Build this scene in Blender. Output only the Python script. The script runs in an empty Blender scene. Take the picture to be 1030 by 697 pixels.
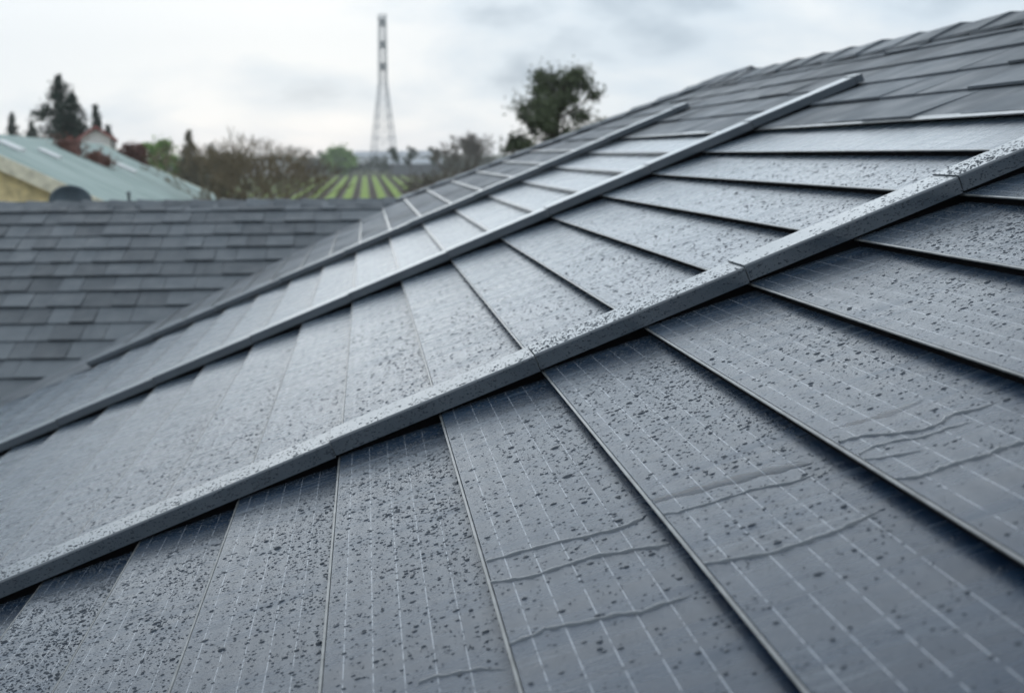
import bpy, math, random
import numpy as np
from mathutils import Vector, Matrix
random.seed(7); rng = np.random.default_rng(11)
R = math.radians
sc = bpy.context.scene
C = sc.collection

# ------------------------------------------------------------------ camera
CAM = np.array([0.0, 0.0, 6.0])
# world <- camera axes (x right, y up, z forward)
M = np.array([[0.9993773400784003, 0.015084795717732271, 0.03189641164732679],
              [-0.03423429246788457, 0.1957333283565388, 0.9800594254379142],
              [-0.008540805409607456, 0.9805411327979187, -0.19612787036606902]])
CX, CY, F = 401.706, 355.273, 1000.0            # principal point and focal length in photo pixels (1030 x 697)
cd = bpy.data.cameras.new('camera'); cam = bpy.data.objects.new('camera', cd); C.objects.link(cam)
mw = Matrix(((M[0][0], M[0][1], -M[0][2], CAM[0]), (M[1][0], M[1][1], -M[1][2], CAM[1]),
             (M[2][0], M[2][1], -M[2][2], CAM[2]), (0, 0, 0, 1)))
cam.matrix_world = mw
cd.sensor_width = 36; cd.lens = F / 1030 * 36
cd.shift_x = (515 - CX) / 1030; cd.shift_y = (CY - 348.5) / 1030
cd.clip_start = 0.05; cd.clip_end = 5000
cd.dof.use_dof = True; cd.dof.focus_distance = 1.45; cd.dof.aperture_fstop = 4.6
sc.camera = cam

# ------------------------------------------------------------------ sky, sun, exposure
sc.view_settings.view_transform = 'Standard'; sc.view_settings.look = 'None'
sc.view_settings.exposure = 0.24; sc.view_settings.gamma = 1
SUN_EL, SUN_AZ = R(52), R(150)
w = bpy.data.worlds.new('World'); sc.world = w; w.use_nodes = True
nt = w.node_tree; nt.nodes.clear(); L = nt.links
def wn(t, **k):
    n = nt.nodes.new(t)
    for a, b in k.items(): setattr(n, a, b)
    return n
out = wn('ShaderNodeOutputWorld'); mix = wn('ShaderNodeMixShader')
b1 = wn('ShaderNodeBackground'); b2 = wn('ShaderNodeBackground')
sky = wn('ShaderNodeTexSky', sky_type='NISHITA', sun_disc=False, sun_elevation=SUN_EL, sun_rotation=SUN_AZ)
L.new(sky.outputs[0], b1.inputs[0]); b1.inputs[1].default_value = 0.1
tc = wn('ShaderNodeTexCoord'); mp = wn('ShaderNodeMapping'); mp.inputs['Scale'].default_value = (1, 1, 2.6)
mp.inputs['Location'].default_value = (0.35, 0.1, 0.2)
L.new(tc.outputs['Generated'], mp.inputs[0])
n1 = wn('ShaderNodeTexNoise'); n1.inputs['Scale'].default_value = 4.2; n1.inputs['Detail'].default_value = 5; n1.inputs['Roughness'].default_value = 0.5
n1.inputs['Distortion'].default_value = 0.25
L.new(mp.outputs[0], n1.inputs[0])
cr = wn('ShaderNodeValToRGB'); e = cr.color_ramp
e.elements[0].position = 0.36; e.elements[0].color = (0.42, 0.52, 0.62, 1)
e.elements[1].position = 0.58; e.elements[1].color = (0.885, 0.935, 0.97, 1)
m_ = e.elements.new(0.45); m_.color = (0.69, 0.79, 0.88, 1)
L.new(n1.outputs[0], cr.inputs[0]); L.new(cr.outputs[0], b2.inputs[0])
sz = wn('ShaderNodeSeparateXYZ'); L.new(tc.outputs['Generated'], sz.inputs[0])
gr_ = wn('ShaderNodeMapRange'); L.new(sz.outputs[2], gr_.inputs[0]); gr_.inputs[1].default_value = 0.2; gr_.inputs[2].default_value = 0.9; gr_.inputs[3].default_value = 1.0; gr_.inputs[4].default_value = 0.95
L.new(gr_.outputs[0], b2.inputs[1])
mix.inputs[0].default_value = 0.97
L.new(b1.outputs[0], mix.inputs[1]); L.new(b2.outputs[0], mix.inputs[2]); L.new(mix.outputs[0], out.inputs[0])
sd = bpy.data.lights.new('sun', 'SUN'); sd.energy = 0.5; sd.angle = R(62); sd.color = (0.84, 0.93, 1.0)
so = bpy.data.objects.new('sun', sd); C.objects.link(so)
dirv = Vector((math.sin(SUN_AZ) * math.cos(SUN_EL), math.cos(SUN_AZ) * math.cos(SUN_EL), math.sin(SUN_EL)))
dirv = Vector((-0.06, 0.96, 0.20)).normalized()
so.rotation_euler = dirv.to_track_quat('Z', 'Y').to_euler()
sky.sun_elevation = math.asin(dirv.z); sky.sun_rotation = math.atan2(dirv.x, dirv.y)

# ------------------------------------------------------------------ helpers
class MB:
    def __init__(s): s.v = []; s.f = []; s.m = []
    def add(s, vs, fs, m=0):
        o = len(s.v); s.v += [tuple(map(float, p)) for p in vs]; s.f += [tuple(i + o for i in f) for f in fs]; s.m += [m] * len(fs)
    def hexa(s, lo, hi, m=0):          # two quads of four points each, lower and upper
        s.add(list(lo) + list(hi), [(3, 2, 1, 0), (4, 5, 6, 7), (0, 1, 5, 4), (1, 2, 6, 5), (2, 3, 7, 6), (3, 0, 4, 7)], m)
    def box(s, a, b, m=0):
        x0, y0, z0 = a; x1, y1, z1 = b
        s.hexa([(x0, y0, z0), (x1, y0, z0), (x1, y1, z0), (x0, y1, z0)], [(x0, y0, z1), (x1, y0, z1), (x1, y1, z1), (x0, y1, z1)], m)
    def tube(s, p, q, r0, r1, n=6, m=0, cap=True):
        p = Vector(p); q = Vector(q); d = (q - p)
        if d.length < 1e-6: return
        d.normalize(); a = d.orthogonal().normalized(); b = d.cross(a)
        vs = []
        for c, r in ((p, r0), (q, r1)):
            for i in range(n):
                t = 2 * math.pi * i / n; vs.append(c + a * math.cos(t) * r + b * math.sin(t) * r)
        fs = [(i, (i + 1) % n, n + (i + 1) % n, n + i) for i in range(n)]
        if cap: fs += [tuple(range(n))[::-1], tuple(range(n, 2 * n))]
        s.add(vs, fs, m)
    def build(s, name, mats, parent=None, smooth=False, bevel=0):
        me = bpy.data.meshes.new(name); me.from_pydata(s.v, [], s.f); me.update()
        if not isinstance(mats, (list, tuple)): mats = [mats]
        for m in mats: me.materials.append(m)
        me.polygons.foreach_set('material_index', s.m)
        if smooth: me.polygons.foreach_set('use_smooth', [True] * len(s.f))
        return link(name, me, parent, bevel)
def link(name, me, parent=None, bevel=0):
    o = bpy.data.objects.new(name, me); C.objects.link(o)
    if parent: o.parent = parent
    if bevel:
        b = o.modifiers.new('bevel', 'BEVEL'); b.width = bevel; b.segments = 2; b.limit_method = 'ANGLE'
    return o
def np_mesh(name, v, quads, tris, mat, parent=None, smooth=True):
    me = bpy.data.meshes.new(name); nq, ntr = len(quads), len(tris)
    me.vertices.add(len(v)); me.vertices.foreach_set('co', np.asarray(v, np.float32).ravel())
    lv = np.concatenate([np.asarray(quads, np.int32).ravel(), np.asarray(tris, np.int32).ravel()])
    me.loops.add(len(lv)); me.loops.foreach_set('vertex_index', lv)
    me.polygons.add(nq + ntr)
    st = np.concatenate([np.arange(nq) * 4, nq * 4 + np.arange(ntr) * 3]).astype(np.int32)
    me.polygons.foreach_set('loop_start', st)
    me.polygons.foreach_set('use_smooth', np.full(nq + ntr, smooth))
    me.update(calc_edges=True); me.validate(); me.materials.append(mat)
    return link(name, me, parent)
def tag(o, label=None, cat=None, group=None, kind=None):
    if label: o['label'] = label
    if cat: o['category'] = cat
    if group: o['group'] = group
    if kind: o['kind'] = kind
    return o
def empty(name, loc=(0, 0, 0), rot=(0, 0, 0)):
    o = bpy.data.objects.new(name, None); C.objects.link(o); o.location = loc; o.rotation_euler = rot; o.empty_display_size = 0.1
    return o
def copy_tree(o, parent=None):
    c = o.copy(); C.objects.link(c); c.parent = parent
    for ch in list(o.children): copy_tree(ch, c)
    return c

class Mat:
    def __init__(s, name):
        s.m = bpy.data.materials.new(name); s.m.use_nodes = True; s.nt = s.m.node_tree
        s.b = s.nt.nodes['Principled BSDF']
    def n(s, t, _ins=None, **k):
        x = s.nt.nodes.new(t)
        for a, b in k.items(): setattr(x, a, b)
        for a, b in (_ins or {}).items(): s.put(x.inputs[a], b)
        return x
    def put(s, sock, v):
        if isinstance(v, bpy.types.NodeSocket): s.nt.links.new(v, sock)
        else: sock.default_value = v
    def set(s, **k):
        for a, v in k.items(): s.put(s.b.inputs[a.replace('_', ' ')], v)
        return s
    def math(s, op, a, b=0.0, c=0.0, clamp=False):
        x = s.n('ShaderNodeMath', operation=op, use_clamp=clamp)
        s.put(x.inputs[0], a); s.put(x.inputs[1], b); s.put(x.inputs[2], c); return x.outputs[0]
    def coord(s, kind='Object', scale=(1, 1, 1), loc=None):
        t = s.n('ShaderNodeTexCoord'); mpn = s.n('ShaderNodeMapping'); s.put(mpn.inputs[0], t.outputs[kind]); mpn.inputs['Scale'].default_value = scale
        if loc is not None: s.put(mpn.inputs['Location'], loc)
        return mpn.outputs[0]
    def noise(s, co, scale, detail=3, rough=0.5):
        x = s.n('ShaderNodeTexNoise'); s.put(x.inputs['Vector'], co); x.inputs['Scale'].default_value = scale
        x.inputs['Detail'].default_value = detail; x.inputs['Roughness'].default_value = rough; return x.outputs[0]
    def ramp(s, f, stops):
        x = s.n('ShaderNodeValToRGB'); s.put(x.inputs[0], f); el = x.color_ramp.elements
        while len(el) < len(stops): el.new(0.5)
        for i, (p, c) in enumerate(stops):
            el[i].position = p; el[i].color = (c, c, c, 1) if isinstance(c, (int, float)) else (*c, 1)
        return x.outputs[0]
    def mixc(s, f, a, b):
        x = s.n('ShaderNodeMix', data_type='RGBA'); s.put(x.inputs['Factor'], f)
        ins = [i for i in x.inputs if i.type == 'RGBA']
        for sk, v in zip(ins, (a, b)): s.put(sk, v if isinstance(v, bpy.types.NodeSocket) else (*v, 1))
        return [o for o in x.outputs if o.type == 'RGBA'][0]
    def bump(s, h, strength=0.5, dist=0.01, normal=None):
        x = s.n('ShaderNodeBump'); x.inputs['Strength'].default_value = strength; x.inputs['Distance'].default_value = dist
        s.put(x.inputs['Height'], h)
        if normal is not None: s.put(x.inputs['Normal'], normal)
        return x.outputs[0]
def simple(name, col, rough=0.6, metal=0.0, var=0.25, scale=6, bump=0.0, spec=0.5):
    m = Mat(name); co = m.coord()
    n = m.noise(co, scale, 4)
    dark = tuple(c * (1 - var) for c in col); lite = tuple(min(1, c * (1 + var)) for c in col)
    m.set(Base_Color=m.mixc(m.ramp(n, [(0.3, 0.0), (0.7, 1.0)]), dark, lite), Roughness=rough, Metallic=metal)
    m.b.inputs['Specular IOR Level'].default_value = spec
    if bump: m.set(Normal=m.bump(m.noise(co, scale * 6, 3), bump, 0.01))
    return m.m

# ---------------- roof plane frame: s runs up the slope, y along the courses, n away from the roof
P0 = np.array([0.31585741, 1.72891585, 6 - 0.39387445]); COS, SIN = 0.923080797, 0.384606087
TAN = SIN / COS; E_ = 0.2; W = 1.9343
QX, QY = 0.35, 8.73; QZ = P0[2] + (QX - P0[0]) * TAN
SLOPE = Matrix(((COS, 0, -SIN, P0[0]), (0, 1, 0, 0), (SIN, 0, COS, P0[2]), (0, 0, 0, 1)))
def rp(s, y, n=0.0):
    return (P0[0] + s * COS - n * SIN, y, P0[2] + s * SIN + n * COS)
def sx(x): return (x - P0[0]) / COS
RIDGE_S = 11.1 * E_; RX = P0[0] + RIDGE_S * COS; RZ = P0[2] + RIDGE_S * SIN
APEX_Y = QY - (RX - QX)
EAVE_S = -20.6 * E_; EX = P0[0] + EAVE_S * COS; EZ = P0[2] + EAVE_S * SIN
YN = -3.2                                           # near gable end
TH = 0.008                                          # height of a course's butt
TILT = 0.0155 / E_

# ------------------------------------------------------------------ materials
def glass_mat(sheen_amt, lit_add):
    m = Mat('wet_solar_glass')
    info = m.n('ShaderNodeObjectInfo')
    tcn = m.n('ShaderNodeTexCoord'); sp = m.n('ShaderNodeSeparateXYZ'); m.put(sp.inputs[0], tcn.outputs['Object'])
    x, y = sp.outputs[0], sp.outputs[1]
    off = m.n('ShaderNodeCombineXYZ'); m.put(off.inputs[0], m.math('MULTIPLY', info.outputs['Random'], 37.0)); m.put(off.inputs[1], m.math('MULTIPLY', info.outputs['Random'], 91.0))
    va = m.n('ShaderNodeVectorMath', operation='ADD'); m.put(va.inputs[0], tcn.outputs['Object']); m.put(va.inputs[1], off.outputs[0]); co = va.outputs[0]
    def sc_(v, sca):
        q = m.n('ShaderNodeMapping'); m.put(q.inputs[0], v); q.inputs['Scale'].default_value = sca; return q.outputs[0]
    # printed conductor lines of the cells
    t = m.math('DIVIDE', m.math('SUBTRACT', m.math('DIVIDE', x, E_), 0.135), 0.165)
    fr = m.math('ABSOLUTE', m.math('SUBTRACT', m.math('FRACT', m.math('ADD', t, 0.5)), 0.5))
    line = m.math('LESS_THAN', fr, 0.0175)
    rg = m.math('MULTIPLY', m.math('GREATER_THAN', t, -0.4), m.math('LESS_THAN', t, 4.4))
    cell = m.math('GREATER_THAN', m.math('FRACT', m.math('DIVIDE', m.math('ADD', y, 0.03), 0.163)), 0.05)
    brk = m.ramp(m.noise(sc_(co, (30, 70, 1)), 1.0, 2), [(0.36, 0.15), (0.50, 1.0)])
    lm = m.math('MULTIPLY', m.math('MULTIPLY', line, rg), m.math('MULTIPLY', cell, brk))
    # water film: long wandering streaks down the slope, pale sheen painted into the colour
    st = m.noise(sc_(co, (2.2, 26, 1)), 1.0, 5, 0.62)
    st2 = m.noise(sc_(co, (9, 60, 1)), 1.0, 4, 0.6)
    cl = m.noise(co, 5.0, 3)
    base = m.mixc(m.ramp(st, [(0.35, 0.0), (0.7, 1.0)]), (0.003, 0.012, 0.032), (0.008 + lit_add, 0.027 + lit_add, 0.060 + lit_add))
    pale_sheen = m.math('MULTIPLY', m.ramp(st2, [(0.50, 0.0), (0.68, 1.0)]), m.ramp(cl, [(0.4, 0.0), (0.65, sheen_amt)]))
    base = m.mixc(pale_sheen, base, (0.34, 0.38, 0.42))
    col = m.mixc(m.math('MULTIPLY', lm, 0.66), base, (0.42, 0.45, 0.50))
    rough = m.ramp(m.math('ADD', m.math('MULTIPLY', st, 0.6), m.math('MULTIPLY', st2, 0.4)), [(0.34, 0.16), (0.52, 0.27), (0.68, 0.46)])
    # fine drizzle beads and the tiny prism texture of the glass
    vo = m.n('ShaderNodeTexVoronoi', feature='F1'); m.put(vo.inputs['Vector'], co); vo.inputs['Scale'].default_value = 210
    dens = m.ramp(cl, [(0.35, 0.16), (0.62, 0.36)])
    bead = m.math('SQRT', m.math('MAXIMUM', m.math('SUBTRACT', dens, vo.outputs['Distance']), 0.0))
    pr = m.n('ShaderNodeTexVoronoi', feature='F1'); m.put(pr.inputs['Vector'], tcn.outputs['Object']); pr.inputs['Scale'].default_value = 420; pr.inputs['Randomness'].default_value = 0.15
    nb = m.bump(pr.outputs['Distance'], 0.5, 0.0014)
    nb = m.bump(bead, 0.35, 0.0012, nb)
    nb = m.bump(m.noise(sc_(co, (10, 40, 1)), 1.0, 3), 0.10, 0.004, nb)
    crg = m.ramp(m.math('ADD', m.math('MULTIPLY', st, 0.5), m.math('MULTIPLY', st2, 0.5)), [(0.36, 0.17), (0.52, 0.25), (0.66, 0.42)])
    m.set(Base_Color=col, Roughness=rough, Normal=nb, Coat_Weight=1.0, Coat_Roughness=crg, Sheen_Weight=0.30, Sheen_Roughness=0.26, Sheen_Tint=(0.62, 0.82, 1.0, 1)); m.b.inputs['IOR'].default_value = 1.28; m.b.inputs['Coat IOR'].default_value = 1.44; m.b.inputs['Specular Tint'].default_value = (.55, .8, 1, 1)
    m.put(m.b.inputs['Coat Normal'], m.bump(m.noise(sc_(co, (10, 40, 1)), 1.0, 3), 0.08, 0.003, m.bump(bead, 0.35, 0.0012, m.bump(pr.outputs['Distance'], 0.12, 0.001))))
    return m.m
def rail_mat():
    m = Mat('coated_rail_metal'); co = m.coord()
    n = m.noise(co, 9, 4)
    vo = m.n('ShaderNodeTexVoronoi', feature='F1'); m.put(vo.inputs['Vector'], co); vo.inputs['Scale'].default_value = 160
    bead = m.math('SQRT', m.math('MAXIMUM', m.math('SUBTRACT', 0.34, vo.outputs['Distance']), 0.0))
    gr = m.noise(co, 420, 2)
    col = m.mixc(m.ramp(n, [(0.3, 0.0), (0.7, 1.0)]), (0.026, 0.040, 0.057), (0.042, 0.060, 0.080))
    m.set(Base_Color=col, Roughness=m.ramp(n, [(0.3, 0.28), (0.7, 0.42)]), Normal=m.bump(bead, 0.3, 0.0012, m.bump(gr, 0.2, 0.001)), Coat_Weight=1.0, Coat_Roughness=0.2, Sheen_Weight=0.45, Sheen_Roughness=0.4, Sheen_Tint=(0.85, 0.93, 1.0, 1))
    return m.m
def shingle_mat(name, c0, c1, rough=0.55):
    m = Mat(name); g = m.n('ShaderNodeNewGeometry'); co = m.coord()
    isl = g.outputs['Random Per Island']
    n = m.noise(co, 7, 4); gr = m.noise(co, 260, 2, 0.7)
    stn = m.noise(m.coord(scale=(3, 22, 3) if name[0] == 's' else (22, 3, 3)), 1.0, 4)
    v = m.math('ADD', m.math('MULTIPLY', isl, 0.58), m.math('ADD', m.math('MULTIPLY', stn, 0.45), m.math('MULTIPLY', gr, 0.25)))
    col = m.mixc(m.ramp(v, [(0.2, 0.0), (0.95, 1.0)]), c0, c1)
    m.set(Base_Color=col, Roughness=m.ramp(n, [(0.3, rough - 0.12), (0.7, rough + 0.1)]),
          Normal=m.bump(gr, 0.5, 0.002, m.bump(m.noise(co, 45, 3), 0.25, 0.004)))
    return m.m
def trim_mat(a=(0.16, 0.17, 0.17), b=(0.30, 0.31, 0.31)):
    m = Mat('panel_edge_metal'); co = m.coord(scale=(1, 1, 1)); n = m.noise(co, 30, 4)
    m.set(Base_Color=m.mixc(m.ramp(n, [(0.35, 0.0), (0.65, 1.0)]), a, b), Roughness=0.35, Coat_Weight=0.7, Coat_Roughness=0.22,
          Normal=m.bump(m.noise(co, 150, 3), 0.3, 0.001)); return m.m
def water_mat():
    m = Mat('rain_water'); m.set(Base_Color=(0.85, 0.90, 0.95, 1), Roughness=0.03); m.b.inputs['IOR'].default_value = 1.33
    m.b.inputs['Transmission Weight'].default_value = 1.0; return m.m
def bead_mat():
    m = Mat('dark_rain_beads'); m.set(Base_Color=(0.026, 0.037, 0.052, 1), Roughness=0.06); m.b.inputs['IOR'].default_value = 1.42; return m.m
BEAD = bead_mat()
def trickle_mat():
    m = Mat('running_water'); m.set(Base_Color=(0.050, 0.066, 0.085, 1), Roughness=0.04); m.b.inputs['IOR'].default_value = 1.45
    m.set(Coat_Weight=1.0, Coat_Roughness=0.03, Sheen_Weight=0.3, Sheen_Roughness=0.4); return m.m
TRICKLE = trickle_mat()
TRIM_NEAR = trim_mat((.07, .077, .08), (.18, .19, .195))
GLASS_FAR_LIT = glass_mat(.55, .008); GLASS_FAR_LIT.name = 'sheen_solar_glass'  # lighter copy for the rear rows, grazing sheen painted into its colour
GLASS, RAIL, TRIM, WATER = glass_mat(.22, 0.0), rail_mat(), trim_mat((.07, .08, .085), (.14, .15, .16)), water_mat()
SH = shingle_mat('slate_grey_shingle', (0.046, 0.057, 0.070), (0.125, 0.146, 0.170))
SHW = shingle_mat('charcoal_shingle', (0.045, 0.055, 0.066), (0.105, 0.124, 0.142), 0.6)
DECK = simple('black_underlay', (0.012, 0.013, 0.015), 0.7)
GAP_SHADE = simple('gap_shade_black', (0.004, 0.004, 0.005), 0.95, spec=.1)  # near-black that paints the shade in gaps under panels and rails
BUTT = simple('dark_glass_edge', (0.02, 0.022, 0.025), 0.4)

# ------------------------------------------------------------------ ground and field
gm = Mat('field_soil'); gco = gm.coord()
n = gm.noise(gco, 0.05, 6); n2 = gm.noise(gco, 1.3, 5)
v = gm.math('ADD', gm.math('MULTIPLY', n, 0.7), gm.math('MULTIPLY', n2, 0.3))
gm.set(Base_Color=gm.ramp(v, [(0.38, (0.055, 0.050, 0.030)), (0.5, (0.060, 0.070, 0.028)), (0.62, (0.085, 0.105, 0.040))]), Roughness=0.95)
g = MB(); g.add([(-2500, -300, 0), (2500, -300, 0), (2500, 4000, 0), (-2500, 4000, 0)], [(0, 1, 2, 3)])
tag(g.build('ground', gm.m), kind='structure')
def at(px, d, z=0.0):                                # a spot on the ground in photo direction px at distance d
    v_ = M @ np.array([(px - CX) / F * d, 0.2 * d, d]); return Vector((v_[0], v_[1], z))

# ------------------------------------------------------------------ the house the panels lie on
house = empty('house', (RX, 2.0, 0)); hx, hy = RX, 2.0
tag(house, 'house with a wet dark shingle roof carrying the solar panels and a lower side wing', 'house')
def hpart(mb, name, mat, parent=house, **k):
    mb.v = [(a - hx, b - hy, c) for a, b, c in mb.v]; o = mb.build(name, mat, parent, **k); return o
def ymax(x): return QY - abs(x - QX)
deck = MB()
def face_down(mb, pts, t=0.10):
    mb.add(list(pts) + [(a, b, c - t) for a, b, c in pts], [tuple(range(len(pts))), tuple(range(len(pts), 2 * len(pts)))[::-1]] +
           [(i, (i + 1) % len(pts), len(pts) + (i + 1) % len(pts), len(pts) + i) for i in range(len(pts))])
D_ = -0.0205
face_down(deck, [rp(EAVE_S, YN, D_), rp(RIDGE_S, YN, D_), rp(RIDGE_S, APEX_Y, D_), rp(sx(QX), QY, D_), rp(EAVE_S, ymax(EX), D_)])
WL = -9.0                                            # far left end of the wing
wing_ez = EZ; wy = QY - (QZ - EZ) / TAN
face_down(deck, [(WL, wy, EZ - .012), (QX - (QY - wy) , wy, EZ - .012), (QX, QY, QZ - .012), (WL, QY, QZ - .012)])
BY = QY + (QZ - EZ) / TAN
far_x = RX + (RZ - EZ) / TAN
face_down(deck, [(WL, QY, QZ - .010), (QX, QY, QZ - .010), (RX, APEX_Y, RZ - .010), (far_x, BY, EZ), (WL, BY, EZ)])
face_down(deck, [(RX, YN, RZ - .010), (far_x, YN, EZ), (far_x, BY, EZ), (RX, APEX_Y, RZ - .010)])
hpart(deck, 'roof_deck', DECK)

def tab(mb, corners, tilt_h, thick, P):
    """one shingle: corners (s0,y0),(s1,y0'),(s1,y1'),(s0,y1) lower edge raised by tilt_h"""
    (a, b, c, d) = corners
    top = [P(a[0], a[1], tilt_h), P(b[0], b[1], 0.001), P(c[0], c[1], 0.001), P(d[0], d[1], tilt_h)]
    bot = [P(a[0], a[1], tilt_h - thick), P(b[0], b[1], -0.006), P(c[0], c[1], -0.006), P(d[0], d[1], tilt_h - thick)]
    mb.hexa(bot, top)
sh = MB()
for i in range(-20, 11):
    s0, s1 = (i + 0.1) * E_, (i + 1.1) * E_ + 0.012
    if i == 10: s1 = RIDGE_S - 0.01
    xm0, xm1 = P0[0] + s0 * COS, P0[0] + s1 * COS
    yend0, yend1 = ymax(xm0), ymax(xm1)
    if i < 6: ys = P0[1] + 2 * W + 0.05 if i >= -15 else YN
    else: ys = YN
    if i < -6 and i >= -15: ys = P0[1] + 2 * W + 0.05
    y = ys - 0.04
    first = True
    while y < max(yend0, yend1):
        wdt = rng.uniform(0.20, 0.34)
        y2 = y + wdt
        last = y2 > min(yend0, yend1) - 0.05
        j0 = rng.uniform(-0.004, 0.004)
        h = rng.choice([0.008, 0.010, 0.014], p=[.4, .4, .2]) + rng.uniform(-.001, .001)
        ya, yb = y, y2 - 0.003
        if last: tab(sh, ((s0 + j0, ya), (s1, min(ya, yend1)), (s1, yend1), (s0 + j0, yend0)), h, 0.008, rp); break
        tab(sh, ((s0 + j0, ya), (s1, ya), (s1, yb), (s0 + j0, yb)), h, 0.008, rp)
        y = y2
hpart(sh, 'roof_shingles', SH)
# lead flashing strip above the top row of panels
fl = MB()
fl.hexa([rp(6.02 * E_, YN, .004), rp(6.14 * E_, YN, .004), rp(6.14 * E_, P0[1] + 2 * W + .05, .004), rp(6.02 * E_, P0[1] + 2 * W + .05, .004)],
        [rp(6.02 * E_, YN, .0075), rp(6.14 * E_, YN, .0075), rp(6.14 * E_, P0[1] + 2 * W + .05, .0075), rp(6.02 * E_, P0[1] + 2 * W + .05, .0075)])
hpart(fl, 'flashing_strip', TRIM)
for i in range(-10, 6):  # pale strips added on the shingle butts to paint their wet highlight
    xs_ = P0[0] + (i + .1) * E_ * COS; e_ = MB(); s_a = (i + .1) * E_
    e_.hexa([rp(s_a - .003, P0[1] + 2 * W + .05, .002), rp(s_a + .011, P0[1] + 2 * W + .05, .002), rp(s_a + .011, ymax(xs_) - .02, .002), rp(s_a - .003, ymax(xs_) - .02, .002)],
            [rp(s_a - .003, P0[1] + 2 * W + .05, .017), rp(s_a + .011, P0[1] + 2 * W + .05, .0175), rp(s_a + .011, ymax(xs_) - .02, .0175), rp(s_a - .003, ymax(xs_) - .02, .017)])
    hpart(e_, 'wet_edge_highlight', TRIM)
# wing, front slope: u = distance down from its ridge
def wp(u, x, n=0.0): return (x, QY - u * COS - n * SIN, QZ - u * SIN + n * COS)
sw = MB(); ex = 0.22; nC = int((QY - wy) / COS / ex)
for i in range(nC):
    u1 = (i + 1) * ex; u0 = i * ex - 0.012
    xa, xb = QX - u1 * COS, QX - u0 * COS          # valley limit at lower and upper edge
    x = WL
    while True:
        wdt = rng.uniform(0.12, 0.25); x2 = x + wdt
        h = rng.choice([0.011, 0.015, 0.020]); j0 = rng.uniform(-.004, .004)
        P = lambda s_, y_, n_: wp(-s_, y_, n_)
        if x2 > xa - 0.06:
            tab(sw, ((-u1 - j0, xa + .06), (-u0, xb + .06), (-u0, x), (-u1 - j0, x)), h, .008, P); break
        tab(sw, ((-u1 - j0, x2 - .004), (-u0, x2 - .004), (-u0, x), (-u1 - j0, x)), h, .008, P)
        x = x2
hpart(sw, 'wing_shingles', SHW)
bk = MB()                                            # far slopes, courses only
for i in range(int((BY - QY) / COS / ex)):
    u0, u1 = i * ex - .01, (i + 1) * ex; x = WL
    while x < QX + u1:
        x2 = x + rng.uniform(.5, .9); 
        bk.hexa([(x, QY + u0 * COS, QZ - u0 * SIN - .008), (x2, QY + u0 * COS, QZ - u0 * SIN - .008), (x2, QY + u1 * COS, QZ - u1 * SIN + .001), (x, QY + u1 * COS, QZ - u1 * SIN + .001)],
                [(x, QY + u0 * COS, QZ - u0 * SIN + .001), (x2, QY + u0 * COS, QZ - u0 * SIN + .001), (x2, QY + u1 * COS, QZ - u1 * SIN + .014), (x, QY + u1 * COS, QZ - u1 * SIN + .014)])
        x = x2 + .004
hpart(bk, 'rear_shingles', SHW)
# ridge and hip caps
def caps(mb, p, q, step, wd, thick=0.012, pitch_l=TAN, pitch_r=TAN, lift=0.012, rise=0.02):
    """overlapping folded caps from p to q; each cap's raised end faces p"""
    p = Vector(p); q = Vector(q); d = q - p; n_ = int(d.length / step); d.normalize()
    side = d.cross(Vector((0, 0, 1))).normalized()
    for k in range(n_ + 1):
        a = p + d * (k * step - 0.01); b = p + d * ((k + 1) * step + 0.03)
        w1 = wd * rng.uniform(.92, 1.05); vs = []
        for c, up in ((a, lift + rise + rng.uniform(-.003, .004)), (b, lift)):
            for off in (0, thick):
                vs += [c + side * w1 + Vector((0, 0, -w1 * pitch_r + up * .7 + off)), c + side * w1 * .18 + Vector((0, 0, -w1 * .10 * pitch_r + up + off)),
                       c - side * w1 * .18 + Vector((0, 0, -w1 * .10 * pitch_l + up + off)), c - side * w1 + Vector((0, 0, -w1 * pitch_l + up * .7 + off))]
        fs = []
        for r_ in range(3):
            fs += [(r_, r_ + 1, 8 + r_ + 1, 8 + r_)[::-1], (4 + r_, 4 + r_ + 1, 12 + r_ + 1, 12 + r_), (r_, r_ + 1, 4 + r_ + 1, 4 + r_), (8 + r_, 8 + r_ + 1, 12 + r_ + 1, 12 + r_)[::-1]]
        fs += [(0, 4, 12, 8), (3, 7, 15, 11)[::-1]]
        mb.add(vs, fs)
cp = MB(); caps(cp, (RX, YN, RZ), (RX, APEX_Y + .05, RZ), 0.30, 0.14, rise=.013, lift=.008)
caps(cp, (QX, QY, QZ), (RX, APEX_Y, RZ), 0.21, 0.12, pitch_l=TAN * .7, pitch_r=TAN * .7, rise=.014)
hpart(cp, 'ridge_caps', SH)
cw = MB(); caps(cw, (WL, QY, QZ), (QX + .02, QY, QZ), 0.235, 0.13, rise=.020, lift=-.012)
hpart(cw, 'wing_ridge_caps', SHW)
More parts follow.
